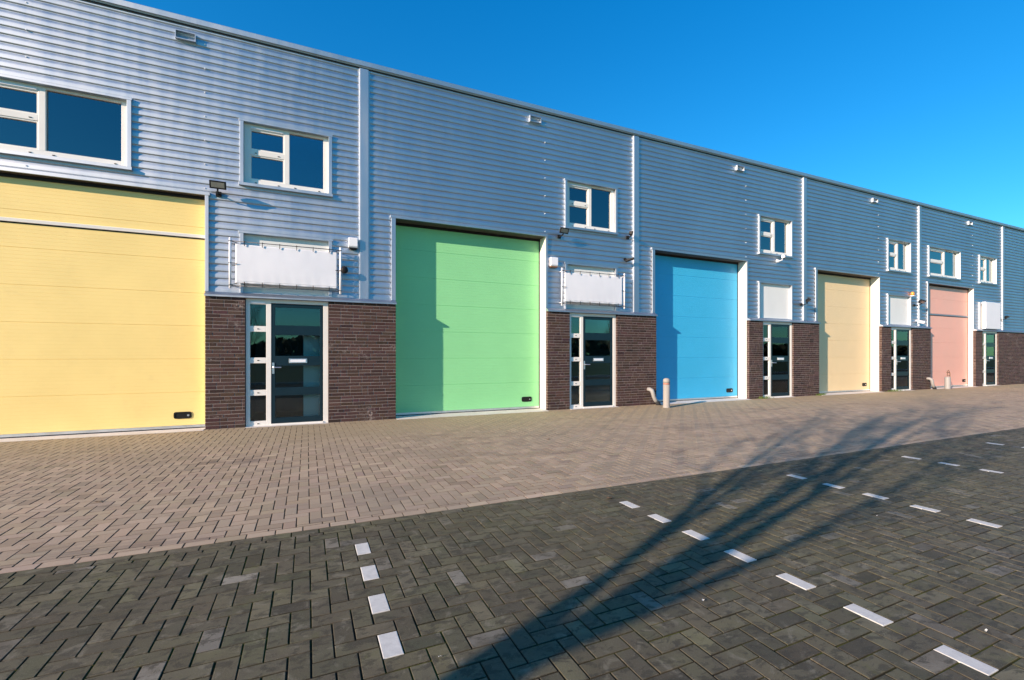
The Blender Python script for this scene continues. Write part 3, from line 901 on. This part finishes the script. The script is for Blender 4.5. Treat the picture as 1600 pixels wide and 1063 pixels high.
# things on the ground by the wall
bx, by = 8.53, -0.80
t = empty('bollard', (bx, by, 0), 'weathered pale post standing before the blue door beside a drain pipe', 'bollard', 'posts in front of the doors')
obj('post', MB().lathe(bx, by, [(.100, -.01), (.092, .02), (.086, .06), (.085, .60)], 14), M['post'], t, True)
obj('band', MB().lathe(bx, by, [(.0835, .601), (.0835, .639)], 14), M['red'], t, True)
obj('cap', MB().lathe(bx, by, [(.086, .640), (.087, .70), (.078, .74), (.045, .762), (.01, .768)], 14), M['post'], t, True)
bx, by = 23.68, -0.36
t = empty('bollard', (bx, by, 0), 'squat pale post with a rusty bent bracket before the pink door', 'bollard', 'posts in front of the doors')
obj('post', MB().lathe(bx, by, [(.105, -.01), (.10, .03), (.095, .47), (.085, .49), (.02, .50)], 12), M['pvc'], t, True)
obj('bracket', MB().tube([(bx + .13, by - .02, 0.0), (bx + .13, by - .02, .62), (bx + .10, by - .02, .66), (bx - .12, by - .02, .67)], .014, 8)
    .tube([(bx - .07, by - .02, .54), (bx - .07, by - .02, .74), (bx + .03, by - .02, .76), (bx + .10, by - .02, .66)], .012, 8)
    .tube([(bx - .10, by - .02, .55), (bx + .11, by - .02, .55)], .012, 8), M['leafdry'], t)

def tuft(x, y, n, s, label):
    mb = MB()
    for k in range(n):
        px, py = x + random.gauss(0, s), y + random.gauss(0, .03)
        h = random.uniform(.03, .10); an = random.uniform(0, 2*math.pi); w = random.uniform(.003, .007)
        lx, ly = random.gauss(0, .04), random.gauss(0, .03)
        dx, dy = math.cos(an)*w, math.sin(an)*w
        b = len(mb.v)
        mb.v += [(px-dx, py-dy, 0), (px+dx, py+dy, 0), (px+lx*.4+dx*.7, py+ly*.4+dy*.7, h*.6), (px+lx*.4-dx*.7, py+ly*.4-dy*.7, h*.6), (px+lx, py+ly, h)]
        mb.f += [(b, b+1, b+2, b+3), (b+3, b+2, b+4)]
    tag(obj('grass_tuft', mb, M['blade']), label, 'weed', 'grass tufts at the foot of the wall')
tuft(13.15, -.15, 130, .13, 'green grass tuft at the foot of the brick beyond the blue door')
tuft(15.95, -.13, 110, .12, 'green grass tuft at the left foot of the pale yellow door')
tuft(20.3, -.17, 150, .22, 'green grass tuft by the entrance beyond the pale yellow door')

# litter and leaves
def leaf(x, y, s, mat, name, label, cat, grp=None):
    mb = MB(); n = 7; an0 = random.uniform(0, 6)
    mb.v.append((x, y, .008))
    for i in range(n):
        an = an0 + 2*math.pi*i/n; r_ = s * random.uniform(.6, 1.1)
        mb.v.append((x + r_*math.cos(an)*1.4, y + r_*math.sin(an)*.8, .005 + random.uniform(0, .012)))
    mb.f = [(0, 1+i, 1+(i+1) % n) for i in range(n)]
    tag(obj(name, mb, mat), label, cat, grp)
for (x, y, l) in ((.54, -7.98, 'on the dark pavers right of the leftmost bay line'), (1.98, -8.12, 'on the dark pavers in the tree shadow'),
                  (2.394, -5.67, 'on the brown lane near the tree shadow'), (4.35, -7.74, 'on the dark pavers beside the middle bay line'), (3.02, -8.89, 'on the dark pavers near the right front corner')):
    leaf(x, y, .0075, M['mark'], 'paper_scrap', 'tiny white paper scrap ' + l, 'litter', 'white scraps on the paving')
for (x, y, l) in ((-1.75, -4.58, 'on the brown lane before the large yellow door'), (3.54, -3.52, 'on the brown lane before the green door'), (2.60, -6.43, 'just past the lane edge')):
    leaf(x, y, .028, M['leafdry'], 'dry_leaf', 'dry brown leaf ' + l, 'leaf', 'dry leaves on the paving')

# ------------------------------------------------------------------ bare trees (the nearest one throws the long shadow)
def tree_mesh(seed, height=7.4, fork=2.0):
    rnd = random.Random(seed)
    trunk, crown = MB(), MB()
    trunk.tube([(0, 0, -.1), (.0, .0, .5), (.02, .01, fork - .5), (.03, .02, fork + .25)], [.15, .115, .10, .085], 10)
    def grow(p, d, L, r_, lvl):
        n = 7 if lvl == 0 else 5 if lvl == 1 else 4
        pts = [p.copy()]; rr = [r_]
        q = p.copy(); dd = d.copy()
        for k in range(n):
            dd = (dd + Vector((rnd.gauss(0, .10), rnd.gauss(0, .10), .10))).normalized()
            q = q + dd * L / n
            pts.append(q.copy()); rr.append(r_ * (1 - (k + 1) / n) ** .9 * .97 + .0022)
            if lvl < 3 and (k > 0 or lvl > 1) and k < n - 1:
                for c in range(2 if (lvl == 0 and k > 1) or (lvl == 1 and k > 0) else 1):
                    an = rnd.uniform(0, 2 * math.pi)
                    side = dd.cross(Vector((math.cos(an), math.sin(an), .1))).normalized()
                    nd = (dd * rnd.uniform(.9, 1.2) + side * rnd.uniform(.45, .75)).normalized()
                    grow(q, nd, L * (1 - .35 * k / n) * rnd.uniform(.36, .52), rr[-1] * .44 + .0014, lvl + 1)
        crown.tube(pts, rr, 7 if lvl < 2 else 4, cap=False)
    for an, lean, z, L, r_ in ((1.7, .58, -.3, .50, .054), (1.5, .28, -.05, .74, .052), (1.6, .05, .15, 1.0, .066), (-1.5, .14, .2, .92, .056), (-1.6, .32, .05, .78, .050), (-1.7, .56, .1, .60, .044), (.2, .4, .2, .60, .036), (3.3, .35, .2, .5, .036)):
        an += rnd.uniform(-.1, .1) + R(SUN_AZ)
        grow(Vector((0.03, 0.02, fork + z)), Vector((math.cos(an) * lean, math.sin(an) * lean, 1)).normalized(), (height - fork) * L, r_, 0)
    return trunk, crown
tk, cr = tree_mesh(5)
sdir = Vector((math.cos(R(SUN_AZ)), math.sin(R(SUN_AZ)), 0))
foot = Vector((1.68, -7.88, 0)) - sdir * 7.4
spots = [(foot.x, foot.y, 0, 1.0, 'bare street tree behind the viewer casting the long shadow over the bays')]
for i, (x, y, rz, s, l) in enumerate(spots + [(-4.2, -31.0, 1.0, .72, 'bare tree mirrored in the first entrance glass, across the road'),
        (12.0, -33.0, 2.2, .75, 'bare tree across the road mirrored in the second entrance glass'), (31.0, -32.0, 4.0, .75, 'bare tree across the road, farthest along the verge')]):
    t = empty('bare_tree', (x, y, 0), l, 'tree', 'bare trees along the verge')
    t.rotation_euler = (0, 0, rz); t.scale = (s, s, s)
    if i == 0:
        to = obj('trunk', tk, M['bark'], None, True); co = obj('crown', cr, M['bark'], None, True)
    else:
        to = to0.copy(); co = co0.copy(); col.objects.link(to); col.objects.link(co)
    to.parent = t; co.parent = t
    if i == 0: to0, co0 = to, co
# far wood beyond the meadow, one mass on the horizon
n = 24000
cx = rng.uniform(-220, 260, n); prof = 5.0 + .9*np.sin(cx*.11) + .7*np.sin(cx*.29+1) + .5*np.sin(cx*.71)
cz = rng.random(n)**.8 * prof; cy = -95 + rng.normal(0, 3, n)
sz = rng.uniform(.25, .7, n)
ax = rng.normal(0, 1, (n, 3)); ax /= np.linalg.norm(ax, axis=1)[:,None]
bxv = np.cross(ax, rng.normal(0, 1, (n, 3))); bxv /= np.linalg.norm(bxv, axis=1)[:,None]
C = np.stack([cx, cy, cz], 1)
V = np.stack([C - ax*sz[:,None] - bxv*sz[:,None], C + ax*sz[:,None] - bxv*sz[:,None], C + ax*sz[:,None] + bxv*sz[:,None], C - ax*sz[:,None] + bxv*sz[:,None]], 1).reshape(-1,3)
o = np_mesh('distant_wood', V, np.arange(4*n).reshape(-1,4), None, M['wood'])
tag(o, 'low dark line of trees beyond the meadow behind the viewer', 'trees', None, 'stuff')
